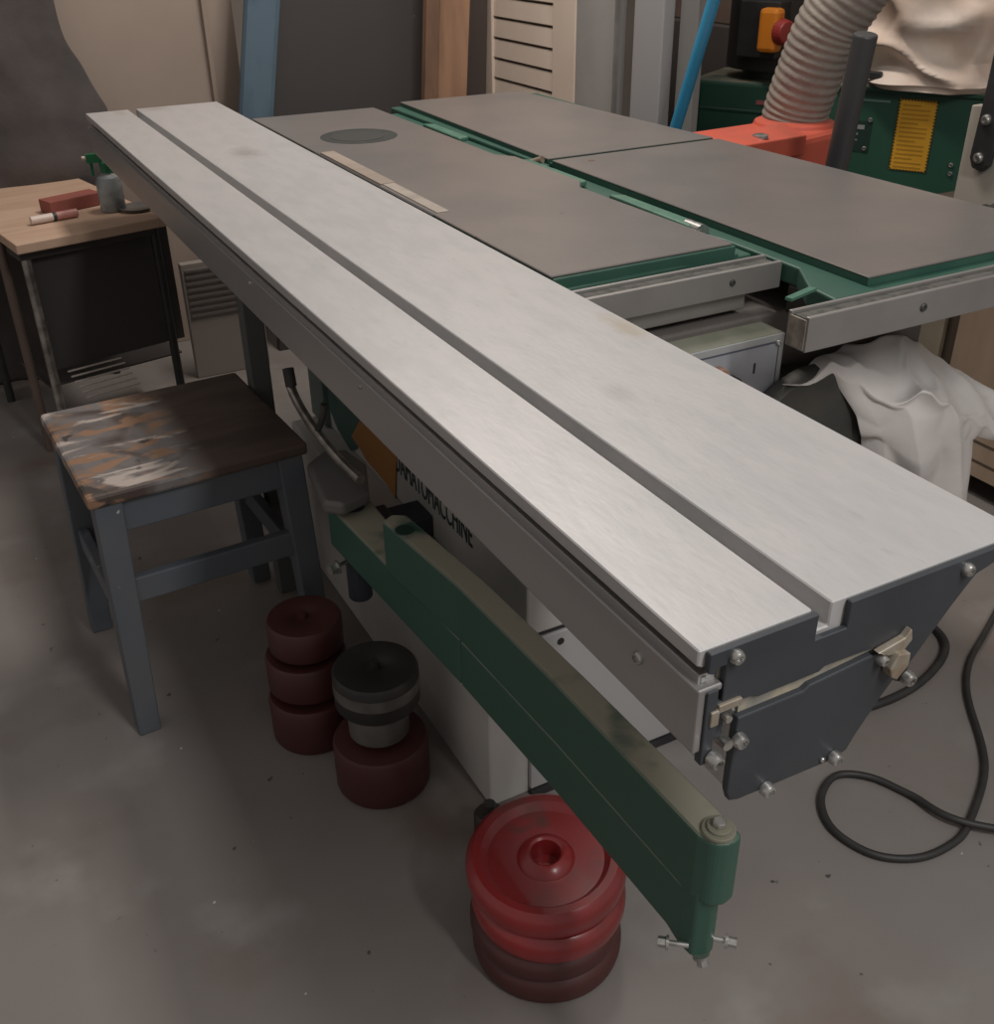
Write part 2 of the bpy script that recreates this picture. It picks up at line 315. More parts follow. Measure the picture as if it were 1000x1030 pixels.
sub('rail_screw', screw(MB(), (0.397, 1.10, 0.838), (-1, 0, 0), 0.003, 0.003), STEEL, side, smooth=True)
sub('rail_screw', screw(MB(), (0.397, 1.55, 0.838), (-1, 0, 0), 0.003, 0.003), STEEL, side, smooth=True)
MB().prism([(0.436, 0.812), (0.600, 0.812), (0.612, 0.780), (0.560, 0.722), (0.445, 0.722), (0.436, 0.735)], 'y', Y0, Y1-.01).build('support_beam', ALU_SIDE, T, bevel=.003)
MB().box(0.404, Y0+.01, 0.800, 0.436, Y1-.02, 0.812).build('web', ALU_SIDE, T)
MB().box(0.44, Y0-.002, 0.808, 0.60, Y1-.02, 0.8235).build('slide_gap', DUSTY, T)
# upper end plate with slot opening
ep = [(0.404, 0.8785), (0.505, 0.8785), (0.505, 0.8545), (0.5365, 0.8545), (0.5365, 0.8785), (0.729, 0.8785), (0.729, 0.872), (0.680, 0.860), (0.668, 0.850), (0.607, 0.8195),
      (0.566, 0.8215), (0.510, 0.8215), (0.500, 0.8205), (0.420, 0.826), (0.4200, 0.864), (0.409, 0.864), (0.404, 0.869)]
ep = [(0.404, 0.8785), (0.505, 0.8785), (0.505, 0.8545), (0.5365, 0.8545), (0.5365, 0.8785), (0.729, 0.8785), (0.729, 0.872), (0.676, 0.858), (0.655, 0.834),
      (0.621, 0.790), (0.615, 0.770), (0.606, 0.775), (0.606, 0.8205), (0.566, 0.8220), (0.520, 0.8235), (0.515, 0.8200), (0.455, 0.8200), (0.450, 0.823), (0.420, 0.826), (0.4200, 0.8635), (0.414, 0.8635), (0.410, 0.8585), (0.404, 0.861)]
plate = MB().prism(ep, 'y', Y0-0.006, Y0-0.0005).build('end_plate', PLATE, T, bevel=.0008, seg=1)
sub('plate_screw', screw(MB(), (0.427, Y0-.006, 0.8695), (0, -1, 0), 0.006), STEEL, plate, smooth=True)
sub('plate_screw', screw(MB(), (0.662, Y0-.006, 0.8685), (0, -1, 0), 0.006), STEEL, plate, smooth=True)
lp = [(0.436, 0.8085), (0.500, 0.8085), (0.506, 0.8120), (0.566, 0.8165), (0.602, 0.816), (0.606, 0.785), (0.590, 0.765), (0.568, 0.732), (0.562, 0.720), (0.545, 0.716), (0.447, 0.7195), (0.438, 0.7225), (0.4345, 0.734)]
lower = MB().prism(lp, 'y', Y0-0.008, Y0-0.001).build('beam_end_plate', PLATE, T, bevel=.0015)
for x, z in ((0.4375, 0.7885), (0.474, 0.7205), (0.546, 0.7215), (0.615, 0.7780)):
    sub('plate_screw', screw(MB(), (x, Y0-.0085, z), (0, -1, 0), 0.0065, 0.008), STEEL, lower, smooth=True)
sub('plate_screw', screw(MB(), (0.534, Y0-.0085, 0.7230), (0, -1, 0), 0.0025, 0.002), STEEL, lower, smooth=True)
c = MB(); c.box(0.408, Y0-.010, 0.812, 0.4155, Y0-.001, 0.826); c.box(0.4155, Y0-.009, 0.822, 0.437, Y0-.001, 0.829); c.build('end_clip', RUST, T, bevel=.001)
c = MB(); c.box(0.404, Y0-.008, 0.775, 0.414, Y0, 0.845); c.box(0.414, Y0-.006, 0.795, 0.424, Y0, 0.83); c.build('rail_end_cap', PLATE, T, bevel=.001)
k = MB(); screw(k, (0.4135, Y0-.009, 0.7810), (0, -1, 0), 0.0068, 0.010); k.build('clip_screw', STEEL, T, smooth=True)
k = MB(); k.cyl((0.426, Y0-.012, 0.789), (0.426, Y0, 0.789), .005, n=8); k.cyl((0.4225, Y0-.013, 0.8165), (0.4225, Y0, 0.8165), .0032, n=8); k.build('clip_stud', STEEL, T)
c = MB(); c.prism([(0.570, 0.8215), (0.598, 0.8265), (0.604, 0.8335), (0.607, 0.822), (0.5985, 0.8125), (0.5825, 0.8145)], 'y', Y0-.013, Y0-.006)
c.prism([(0.589, 0.817), (0.602, 0.814), (0.603, 0.801), (0.592, 0.790), (0.585, 0.795), (0.582, 0.804)], 'y', Y0-.018, Y0-.008); c.build('catch_clip', RUST, T, bevel=.0012)
k = MB(); screw(k, (0.578, Y0-.008, 0.8115), (0, -1, 0), 0.005, 0.008); k.build('clip_screw', STEEL, T, smooth=True)

# ------------------------------------------------------------------ green swing arm under the sliding table
A = thing('swing_arm', 'long dusty green steel swing arm below the sliding table', 'support arm', (0.54, 1.0, 0.345))
def slab(q, z0, z1): return MB().prism(q, 'z', z0, z1)
f0, f1 = (0.484, 1.285), (0.526, 0.560)
upper = slab([(0.486, 1.305), (0.509, 1.09), (0.520, 0.842), (0.5255, 0.575), (0.532, 0.556), (0.548, 0.548), (0.5655, 0.552), (0.567, 0.580), (0.560, 0.842), (0.549, 1.09), (0.528, 1.305), (0.507, 1.318)], 0.4255, 0.52).build('upper_beam', GREEN_ARM, A, bevel=.006, seg=3)
low = MB()
low.prism([(0.509, 1.09), (0.520, 0.842), (0.5255, 0.585), (0.549, 0.575), (0.553, 0.842), (0.545, 1.09)], 'z', 0.345, 0.428)
low.prism([(0.478, 1.55), (0.496, 1.28), (0.509, 1.09), (0.545, 1.09), (0.548, 1.28), (0.552, 1.53), (0.52, 1.57)], 'z', 0.345, 0.428)
low.build('lower_beam', GREEN_ARM, A, bevel=.005, seg=3)
foot = MB().prism([(0.5255, 0.585), (0.5275, 0.566), (0.543, 0.556), (0.556, 0.562), (0.553, 0.60), (0.53, 0.62)], 'z', 0.338, 0.44).build('end_socket', GREEN_ARM, A, bevel=.004, seg=3)
sub('set_bolt', hexbolt(MB().cyl((0.527, 0.57, 0.353), (0.508, 0.585, 0.353), .003), (0.510, 0.583, 0.353), (-0.78, 0.62, 0), .006, .012), STEEL, foot)
sub('set_bolt', hexbolt(MB().cyl((0.552, 0.565, 0.356), (0.566, 0.552, 0.356), .003), (0.564, 0.554, 0.356), (0.7, -0.7, 0), .006, .012), STEEL, foot)
sub('set_bolt', hexbolt(MB(), (0.537, 0.560, 0.343), (0, -0.5, -1), .007, .012), STEEL, foot)
pv = MB(); pv.cyl((0.5465, 0.568, 0.52), (0.5465, 0.568, 0.5245), .0175, n=28); pv.cyl((0.5465, 0.568, 0.5245), (0.5465, 0.568, 0.528), .0125, n=28)
wash = pv.build('washer', mat('dusty_washer', (0.27, 0.26, 0.20), 0.7, .3), A, bevel=.001)
sub('pivot_bolt', MB().cyl((0.5465, 0.568, 0.528), (0.5465, 0.568, 0.5345), .0075, n=6), STEEL, wash, bevel=.001)
MB().cyl((0.505, 1.262, 0.5195), (0.505, 1.262, 0.5215), .014, n=24).build('bolt_hole', mat('dark_green_hole', (0.012, 0.04, 0.028), .6), A)
pm = MB(); pm.cyl((0.515, 1.52, 0.24), (0.515, 1.52, 0.43), .022); pm.box(0.50, 1.49, 0.30, 0.585, 1.55, 0.40); pm.build('pivot_bracket', mat('blue_black_bracket', (0.035, 0.042, 0.055), .5), A, bevel=.003)
k = MB(); hexbolt(k, (0.470, 1.50, 0.330), (-1, -.3, 0), .010, .016); k.cyl((0.50, 1.51, 0.33), (0.470, 1.50, .33), .004); k.build('set_bolt', STEEL, A)

# ------------------------------------------------------------------ combination machine
Mch = thing('combination_machine', 'green and off-white combination woodworking machine with cast iron tables', 'woodworking machine', (1.0, 1.7, 0))
base = MB().box(0.587, 1.156, 0.0, 1.36, 2.10, 0.336).build('lower_cabinet', WHITE, Mch, bevel=.004)
MB().box(0.862, 1.156, 0.339, 1.42, 2.095, 0.79).build('planer_body', mat('grey_brown_body', (.125, .11, .10), .6), Mch, bevel=.004)
up = MB().box(0.653, 1.150, 0.339, 0.86, 2.10, 0.66).build('upper_cabinet', WHITE, Mch, bevel=.004)
dp = MB().box(0.66, 1.146, 0.015, 1.0, 1.156, 0.333).build('access_panel', mat('access_panel_enamel', (0.40, 0.39, 0.39), .45), Mch, bevel=.002)
sub('screw_hole', MB().cyl((0.713, 1.1462, 0.313), (0.713, 1.1452, 0.313), .0065), BLACKP, dp)
MB().box(0.66, 1.139, 0.0, 1.01, 1.150, 0.013).build('plinth', BLACKP, Mch)
MB().box(0.66, 1.1495, 0.3355, 1.40, 1.16, 0.3395).build('panel_seam', BLACKP, Mch)
XF = 0.6522
def flat(pts, name, m, x=XF, t=.0012): return MB().prism([(y, z) for y, z in pts], 'x', x-t, x).build(name, m, Mch)
flat([(2.03, 0.52), (2.035, 0.40), (1.97, 0.352), (1.90, 0.335), (1.86, 0.355), (1.80, 0.44), (1.79, 0.56), (1.92, 0.57)], 'emblem_green', TEAL)
flat([(1.885, 0.375), (1.84, 0.366), (1.80, 0.354), (1.70, 0.350), (1.662, 0.336), (1.644, 0.42), (1.644, 0.52), (1.74, 0.55), (1.80, 0.46), (1.85, 0.41)], 'emblem_orange', mat('orange_emblem_print', (0.42, 0.19, 0.05), .5), x=XF-.001)
text_mesh('lettering', 'DAMATOMACCHINE', 0.066, mat('dark_green_lettering', (0.03, 0.05, 0.045), .5), Mch, (XF, 1.655, 0.404), (0, -1, 0), (0, 0, 1), width=0.32)
MB().box(.640, 2.02, 0.34, 0.656, 2.11, 0.66).build('corner_column', mat('grey_teal_column', (.13, .17, .155), .5), Mch, bevel=.004)
# frame body towards the rear
MB().box(0.88, 2.10, 0.45, 1.40, 2.62, 0.80).build('rear_body', GREEN_CAST, Mch, bevel=.01)
# saw table
MB().box(0.745, 1.235, 0.842, 1.128, 2.66, 0.858).build('table_casting', GREEN_CAST, Mch, bevel=.003)
c = MB(); c.prism([(0.742, 1.222), (1.075, 1.236), (1.085, 1.33), (1.085, 1.44)] + [(0.742, 1.44)], 'z', .84, .862); c.build('casting_lip', GREEN_CAST, Mch, bevel=.003)
st = MB().prism([(0.739, 1.236), (1.060, 1.236), (1.052, 1.66), (1.078, 1.70), (1.078, 1.95), (1.052, 1.99), (1.052, 2.648), (0.739, 2.66)], 'z', .8765, .880).build('saw_table', IRON, Mch, bevel=.0012, seg=1)
MB().prism([(0.741, 1.232), (1.064, 1.232), (1.054, 1.66), (1.080, 1.70), (1.080, 1.95), (1.054, 1.99), (1.054, 2.65), (0.741, 2.658)], 'z', .850, .8764).build('table_edge', GREEN_CAST, Mch, bevel=.002)
sub('router_ring', MB().cyl((0.881, 2.318, 0.879), (0.881, 2.318, 0.8806), .086, n=56), IRON_DARK, st)
sub('ring_centre', MB().cyl((0.878, 2.318, 0.879), (0.878, 2.318, 0.8812), .060, n=48), mat('dark_ring_centre', (0.065, 0.065, 0.062), .5, .3), st)
sub('blade_insert', MB().box(0.747, 1.625, 0.8795, 0.770, 1.90, 0.8815), mat('pale_blade_insert', (0.42, 0.37, 0.32), .45, .2, col2=(.33, .29, .25), scale=20), st)
sub('blade_insert', MB().box(0.742, 1.86, 0.8795, 0.772, 2.185, 0.8830), mat('tan_blade_insert', (0.33, 0.27, 0.22), .6, 0, col2=(.27, .22, .18), scale=15), st, bevel=.001)
MB().box(0.735, 1.62, 0.876, 0.744, 2.20, 0.8795).build('blade_slot', BLACKP, Mch)
for (a, b) in (((2.195, 2.40), .905), ((1.70, 1.945), 1.083), ((1.36, 1.60), 1.083)):
    x = 1.083
    MB().prism([(x-.012, a[0]), (x+.016, a[0]+.01), (x+.016, a[1]-.02), (x-.008, a[1])], 'z', .866, .8765).build('casting_pad', GREEN_LIGHT, Mch, bevel=.003)
r = MB(); r.cyl((1.088, 1.345, .866), (1.088, 1.385, .866), .0135, n=24); r.box(1.066, 1.34, .855, 1.085, 1.36, .872); r.build('fence_roller', STEEL, Mch, smooth=True)
r = MB(); r.cyl((1.104, 1.93, .868), (1.115, 1.905, .878), .007); r.build('clamp_stud', RUST, Mch)
# planer body, tables
MB().prism([(1.12, 2.70), (1.56, 2.70), (1.56, 1.90), (1.12, 1.90)], 'z', .835, .867).build('planer_casting', GREEN_CAST, Mch, bevel=.003)
MB().prism([(1.058, 1.885), (1.56, 1.885), (1.565, 1.00), (1.045, 1.00), (1.053, 1.06), (1.098, 1.13), (1.098, 1.30), (1.08, 1.42)], 'z', .835, .864).build('planer_casting', GREEN_CAST, Mch, bevel=.003)
MB().prism([(1.128, 1.905), (1.548, 1.905), (1.500, 2.690), (1.148, 2.700)], 'z', .8665, .8745).build('table_edge', GREEN_CAST, Mch)
MB().prism([(1.128, 1.905), (1.548, 1.905), (1.500, 2.690), (1.148, 2.700)], 'z', .8745, .878).build('planer_table', IRON, Mch, bevel=.0012, seg=1)
MB().prism([(1.122, 1.018), (1.57, 1.018), (1.572, 1.15), (1.548, 1.888), (1.128, 1.888)], 'z', .8645, .8745).build('table_edge', GREEN_CAST, Mch)
pt = MB().prism([(1.122, 1.018), (1.57, 1.018), (1.572, 1.15), (1.548, 1.888), (1.128, 1.888)], 'z', .8745, .878).build('planer_table', IRON, Mch, bevel=.0012, seg=1)
sub('table_hole', MB().cyl((1.195, 1.845, .8778), (1.195, 1.845, .8786), .007), PLANKD, pt)
MB().box(1.13, 1.8885, .864, 1.548, 1.9045, .870).build('cutter_gap', GREEN_CAST, Mch)
MB().prism([(0.985, 1.018), (1.045, 1.035), (1.04, 1.045), (0.982, 1.028)], 'z', .866, .870).build('casting_edge', GREEN_LIGHT, Mch)
def rail(x0, x1, ya, yb, zt, h, name='front_rail'):
    b = MB().prism([(ya, zt), (ya+.007, zt), (ya+.007, zt-.006), (yb-.006, zt-.006), (yb-.006, zt), (yb, zt), (yb, zt-h), (ya, zt-h)], 'x', x0, x1).build(name, RAIL, Mch, bevel=.0012)
    s = sub('rail_slot', MB().box(x0+.004, ya+.007, zt-.007, x1-.004, yb-.006, zt-.0045), mat('dusty_rail_slot', (.10, .095, .085), .8, 0, col2=(.05, .05, .045), scale=70), b)
    return b
ra = rail(0.735, 1.092, 1.158, 1.200, .868, .040)
sub('rail_bolt', screw(MB(), (1.0, 1.158, .85), (0, -1, 0), .005, .003), DARKMET, ra)
MB().box(0.735, 1.172, .800, 1.04, 1.20, .829).build('rail_bracket', RAIL, Mch, bevel=.002)
rb = rail(0.957, 1.56, .953, .992, .868, .048)
sub('rail_bolt', screw(MB(), (1.165, .953, .846), (0, -1, 0), .006, .003), DARKMET, rb)
sub('rail_end', MB().box(.9555, .957, .823, .957, .988, .863), mat('worn_rail_end', (.24, .20, .17), .5, .3, col2=(.4, .36, .3), scale=60), rb)
MB().box(1.10, 1.03, .79, 1.42, 1.15, .835).build('planer_frame', DARKMET, Mch, bevel=.004)
# control box
cb = MB().box(0.80, 1.108, 0.66, 1.064, 1.222, 0.780).build('control_box', BOXTOP, Mch, bevel=.002)
cf = sub('face_plate', MB().box(0.800, 1.104, 0.660, 1.064, 1.108, 0.779), mat('silver_box_rim', (0.40, 0.41, 0.41), .4, .2), cb, bevel=.001)
sub('control_panel', MB().box(0.800, 1.1030, 0.66, 1.054, 1.1042, 0.769), BOXFACE, cb)
fr = MB(); fr.box(0.80, 1.1026, 0.7665, 1.054, 1.1034, 0.769); fr.box(1.052, 1.1026, .66, 1.054, 1.1034, .769); sub('panel_border', fr, mat('border_print', (.09, .09, .12), .5), cb)
sub('panel_screw', screw(MB(), (1.051, 1.103, .7665), (0, -1, 0), .0048, .004), STEEL, cb, smooth=True)
sub('key_slot', MB().box(1.009, 1.1022, .726, 1.0125, 1.1034, .742), BLACKP, cb)
sub('start_button', MB().cyl((0.940, 1.103, .738), (0.940, 1.088, .738), .014, n=24), mat('brown_red_button', (.30, .17, .12), .5), cb, bevel=.002)
sub('stop_knob', MB().cyl((0.966, 1.103, .722), (0.966, 1.085, .722), .011, n=24), BLACKP, cb, bevel=.002)
# motor end cap
mo = MB(); mo.lathe([(0.142, 0), (0.142, 0.02), (0.136, 0.028), (0.05, 0.030), (0.045, .036), (0, .036)], (1.115, 1.095, 0.580), (0, -1, 0), 64)
mo.build('motor_end_cap', DARKMET, Mch, smooth=True)
MB().cyl((1.115, 1.155, .580), (1.115, 1.095, .580), .12, n=48).build('motor_body', DARKMET, Mch)
# crank handle and its bracket, left
h = MB(); h.tube([(0.500, 1.765, .592), (0.500, 1.755, .560), (.498, 1.69, .540), (.500, 1.60, .525), (.505, 1.52, .515), (.512, 1.46, .51)], .0085, 12, 6)
cr = h.build('crank_handle', CHROME, Mch, smooth=True)
sub('handle_grip', MB().cyl((0.500, 1.766, .600), (0.500, 1.758, .568), .0105, n=16), BLACKP, cr)
MB().tube([(.50, 1.63, .530), (.502, 1.60, .565), (.505, 1.59, .597)], .006, 10, 5).build('clamp_lever', DARKMET, Mch, smooth=True)
bk = MB().prism([(.480, 1.652), (.526, 1.689), (.565, 1.672), (.575, 1.60), (.540, 1.50), (.485, 1.482), (.459, 1.506)], 'z', .435, .462).build('crank_bracket', mat('grey_bracket_paint', (.155, .15, .145), .5, .2), Mch, bevel=.008, seg=3)
MB().box(.545, 1.49, .34, .655, 1.56, .385).build('bracket_arm', mat('dark_bracket_steel', (.03, .035, .045), .5), Mch, bevel=.004)
# rear post carrying the sliding table
MB().box(.475, 1.945, 0.0, .515, 1.985, .722).build('support_post', mat('grey_green_post', (.085, .09, .085), .6), Mch, bevel=.003)
MB().box(.47, 1.93, .69, .80, 2.09, .7215).build('beam_bracket', GREEN_CAST, Mch, bevel=.004)
MB().box(.50, 1.22, .68, .66, 1.40, .7215).build('beam_bracket', GREEN_CAST, Mch, bevel=.004)

# ------------------------------------------------------------------ stool
ST = thing('stool', 'blue-grey wooden stool with paint-splashed brown seat beside the machine', 'stool', (0.285, 1.84, 0))
def sp(name, mb, m, bevel=.003):
    o = mb.build(name, m, None, bevel=bevel); o.parent = ST; return o
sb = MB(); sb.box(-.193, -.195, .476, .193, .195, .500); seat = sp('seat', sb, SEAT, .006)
def leg(sx, sy):
    m = MB(); t = .0235; xo, yo = sx*.160, sy*.165; xb, yb = sx*.178, sy*.186
    vs = [(xo-t, yo-t, .476), (xo+t, yo-t, .476), (xo+t, yo+t, .476), (xo-t, yo+t, .476), (xb-t*.85, yb-t*.85, 0), (xb+t*.85, yb-t*.85, 0), (xb+t*.85, yb+t*.85, 0), (xb-t*.85, yb+t*.85, 0)]
    return m.add(vs, [(0,1,2,3), (7,6,5,4), (0,4,5,1), (1,5,6,2), (2,6,7,3), (3,7,4,0)])
for sx in (-1, 1):
    for sy in (-1, 1): sp('leg', leg(sx, sy), STOOLP)
for sy in (-1, 1):
    sp('apron', MB().box(-.145, sy*.171-.010, .415, .145, sy*.171+.010, .476), STOOLP)
    sp('stretcher', MB().box(-.150, sy*.176-.010, .272, .150, sy*.176+.010, .322), STOOLP)
for sx in (-1, 1):
    sp('apron', MB().box(sx*.166-.010, -.15, .415, sx*.166+.010, .15, .476), STOOLP)
    sp('stretcher', MB().box(sx*.171-.010, -.155, .215, sx*.171+.010, .155, .260), STOOLP)
ST.rotation_euler.z = math.radians(3)

# ------------------------------------------------------------------ weights under the arm
def disc(name, c, r, h, m, label, group, tilt=(0, 0), style=0):
    if style == 0:      # weight plate: raised rim, dished face, hub with a hole
        pr = [(r*.90, 0), (r*.98, h*.12), (r, h*.35), (r, h*.65), (r*.97, h*.86), (r*.90, h), (r*.80, h*.98), (r*.72, h*.74), (r*.36, h*.70), (r*.30, h*.92), (r*.22, h*1.0), (r*.19, h*.95), (r*.17, h*.3), (.0, h*.28)]
    elif style == 1:    # plain turned disc with a small spigot
        pr = [(r*.96, 0), (r, h*.06), (r, h*.92), (r*.95, h), (r*.30, h), (r*.26, h*.97), (r*.10, h*.97), (r*.10, h*1.16), (0, h*1.16)]
    else:               # spool
        pr = [(r, 0), (r, h), (r*.9, h), (0, h)]
    ax = Vector((tilt[0], tilt[1], 1)).normalized()
    o = MB().lathe(pr, (0, 0, 0), ax, 56).build(name, m, None, smooth=True); o.location = c
    return tag(o, label, 'weight', group)
G1 = 'red weight plates stacked under the green arm'
cx, cy = .538, .884
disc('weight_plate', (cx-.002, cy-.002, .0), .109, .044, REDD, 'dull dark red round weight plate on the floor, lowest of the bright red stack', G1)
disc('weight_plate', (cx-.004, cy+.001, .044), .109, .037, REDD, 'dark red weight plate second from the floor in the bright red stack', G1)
disc('weight_plate', (cx+.002, cy+.002, .081), .111, .042, REDP, 'red weight plate directly under the tilted top plate of the red stack', G1)
disc('weight_plate', (cx+.004, cy+.012, .1285), .115, .046, REDP, 'glossy red weight plate tilted on top of the red stack', G1, tilt=(-.05, -.03))
G2 = 'turned weights in the middle dark stack'
mx_, my_ = .456, 1.312
disc('weight_plate', (mx_, my_, 0), .082, .098, REDD, 'thick dull red weight at the bottom of the middle dark stack', G2, style=1)
o = disc('weight_spool', (mx_+.001, my_+.004, .1105), .052, .060, GREYMET, 'narrow grey steel cylinder between the two discs of the middle stack', G2, style=2)
o = disc('weight_disc', (mx_+.003, my_+.006, .1708), .072, .070, DARKIRON, 'black turned disc with a painted highlight band on top of the middle stack', G2, style=1)
sub('highlight_band', MB().cyl((mx_+.003, my_+.006, .200), (mx_+.003, my_+.006, .222), .0726, n=56), GREYMET, o, smooth=True)  # highlight on the disc's side, modelled as a brighter band
G3 = 'dark red weights in the far stack beside the stool'
lx_, ly_ = .392, 1.490
disc('weight_plate', (lx_, ly_, 0), .076, .095, REDD, 'dark red weight on the floor at the bottom of the stack beside the stool', G3, style=1)
disc('weight_plate', (lx_+.001, ly_+.004, .1105), .072, .070, REDD, 'dark red weight in the middle of the stack beside the stool', G3, style=1)
disc('weight_plate', (lx_+.006, ly_+.006, .192), .066, .060, REDD, 'dark red weight topmost of the stack beside the stool', G3, style=1)
d = MB(); d.lathe([(.020, 0), (.026, .004), (.026, .05), (.022, .056), (.012, .057), (0, .057)], (.556, 1.10, 0.0), (0, 0, 1), 28); d.cyl((.556, 1.10, .057), (.556, 1.10, .075), .010)
tag(d.build('levelling_foot', DARKIRON, None, smooth=True), 'small dark round metal foot at the white cabinet corner behind the red plates', 'machine foot')

# ------------------------------------------------------------------ motor cover: polythene sheet over the planer motor
def bag(name, path, m, seed, nseg=56, nring=40, amp=.02, freq=6.0, flat_y=1.0, crease=.02):
    """loft of (centre, ax, az radii) stations with cloth folds"""
    vs = []; fs = []; P = [(Vector(c), a, b) for c, a, b in path]
    def interp(t):
        s = t*(len(P)-1); i = min(int(s), len(P)-2); f = s-i; f = f*f*(3-2*f)
        return P[i][0].lerp(P[i+1][0], f), P[i][1]*(1-f)+P[i+1][1]*f, P[i][2]*(1-f)+P[i+1][2]*f
    for j in range(nring):
        t = j/(nring-1); c, a, b = interp(t); c2, _, _ = interp(min(t+.01, 1)); c0, _, _ = interp(max(t-.01, 0)); d = (c2-c0).normalized()
        z = Vector((0, 0, 1)); u = d.cross(z)
        if u.length < .2: u = d.cross(Vector((0, 1, 0)))
        u.normalize(); w = u.cross(d).normalized()
        for i in range(nseg):
            th = 2*math.pi*i/nseg; co, si = math.cos(th), math.sin(th)
            k = 1
            p = c+u*(co*a)+w*(si*b)
            n = noise.noise(Vector((p.x*freq+seed, p.y*freq, p.z*freq)))*amp
            n2 = (abs(noise.noise(Vector((p.x*freq*1.3+seed*3, p.y*freq*1.1+4, p.z*freq*2.3))))-.25)*crease*2
            r = (u*co+w*si)
            vs.append(p+r*(n-n2))
    for j in range(nring-1):
        for i in range(nseg): fs.append((j*nseg+i, j*nseg+(i+1) % nseg, (j+1)*nseg+(i+1) % nseg, (j+1)*nseg+i))
    fs.append(tuple(range(nseg-1, -1, -1))); fs.append(tuple((nring-1)*nseg+i for i in range(nseg)))
    mb = MB(); mb.add(vs, fs); return mb
def sheet(corners, m, name, nu=40, nv=30, amp=.012, freq=9, seed=1, thick=.0015, crease=.02):
    """cloth patch: bilinear grid from a control net rows x cols with folds"""
    R_ = len(corners); C_ = len(corners[0]); vs = []; fs = []
    def at(u, v):
        a = u*(C_-1); i = min(int(a), C_-2); fa = a-i; b = v*(R_-1); j = min(int(b), R_-2); fb = b-j
        g = lambda r, c_: Vector(corners[r][c_])
        return (g(j, i)*(1-fa)+g(j, i+1)*fa)*(1-fb)+(g(j+1, i)*(1-fa)+g(j+1, i+1)*fa)*fb
    for b in range(nv+1):
        for a in range(nu+1):
            p = at(a/nu, b/nv)
            q = Vector((p.x*freq+seed, p.y*freq, p.z*freq))
            o = Vector((noise.noise(q), noise.noise(q+Vector((7, 3, 1))), noise.noise(q+Vector((2, 9, 5)))))*amp
            cz = (abs(noise.noise(q*1.6+Vector((3, 3, 3))))-.2)*crease
            vs.append(p+o-Vector((0, cz*.5, cz)))
    for b in range(nv):
        for a in range(nu): i = b*(nu+1)+a; fs.append((i, i+1, i+nu+2, i+nu+1))
    me = MB().add(vs, fs)
    o = me.build(name, m, None); md = o.modifiers.new('so', 'SOLIDIFY'); md.thickness = thick
    md = o.modifiers.new('ss', 'SUBSURF'); md.levels = 1; md.render_levels = 1
    for p in o.data.polygons: p.use_smooth = True
    return o
bm_ = sheet([
    [(1.043, 1.080, 0.728), (1.209, 1.120, 0.718), (1.373, 1.145, 0.702), (1.459, 1.145, 0.642), (1.595, 1.150, 0.563)],
    [(1.060, 1.070, 0.735), (1.150, 1.060, 0.725), (1.282, 1.070, 0.687), (1.417, 1.090, 0.642), (1.586, 1.100, 0.564)],
    [(1.113, 1.062, 0.720), (1.168, 1.050, 0.689), (1.235, 1.030, 0.665), (1.287, 1.000, 0.669), (1.547, 1.060, 0.538)],
    [(1.186, 1.060, 0.648), (1.224, 1.040, 0.622), (1.265, 1.010, 0.633), (1.354, 1.000, 0.625), (1.557, 1.060, 0.506)],
    [(1.213, 1.060, 0.581), (1.237, 1.030, 0.571), (1.284, 1.000, 0.560), (1.382, 1.000, 0.560), (1.475, 1.050, 0.525)],
    [(1.250, 1.070, 0.36), (1.30, 1.040, 0.32), (1.372, 1.030, 0.30), (1.46, 1.030, 0.30), (1.51, 1.060, 0.30)]],
    POLY, 'plastic_sheet', nu=70, nv=66, amp=.008, freq=6.5, seed=9, crease=.05)
tag(bm_, 'crumpled white polythene sheet draped beside the round dark motor cap', 'plastic sheet')

# ------------------------------------------------------------------ cables
def fl(pts, z=.007): return [(x, y, z if len(p) == 2 else p[2]) for p in pts for x, y in [p[:2]]]
c1 = [(1.42, .60, .007), (1.25, .735, .016), (1.225, .83, .007), (1.195, .895, .007), (1.145, .925, .007), (1.085, .895, .007), (1.055, .835, .007), (1.075, .765, .007), (1.135, .725, .007), (1.215, .722, .007), (1.275, .745, .007),
      (1.37, .80, .007), (1.43, .855, .007), (1.52, .965, .007), (1.60, 1.03, .007), (1.71, 1.085, .007), (1.95, 1.20, .007)]
tag(MB().tube(c1, .0065, 10, 10).build('power_cable', RUBBER, None, smooth=True), 'long black cable looped on the floor at the right of the table end', 'cable')
c2 = [(1.10, 1.10, .008), (1.19, 1.075, .008), (1.33, 1.03, .008), (1.47, 1.035, .008), (1.60, 1.09, .008), (1.63, 1.18, .008), (1.55, 1.25, .03), (1.42, 1.30, .12)]
tag(MB().tube(c2, .0085, 10, 8).build('power_cable', RUBBER, None, smooth=True), 'short thick black cable curving out from behind the dark end plate', 'cable')

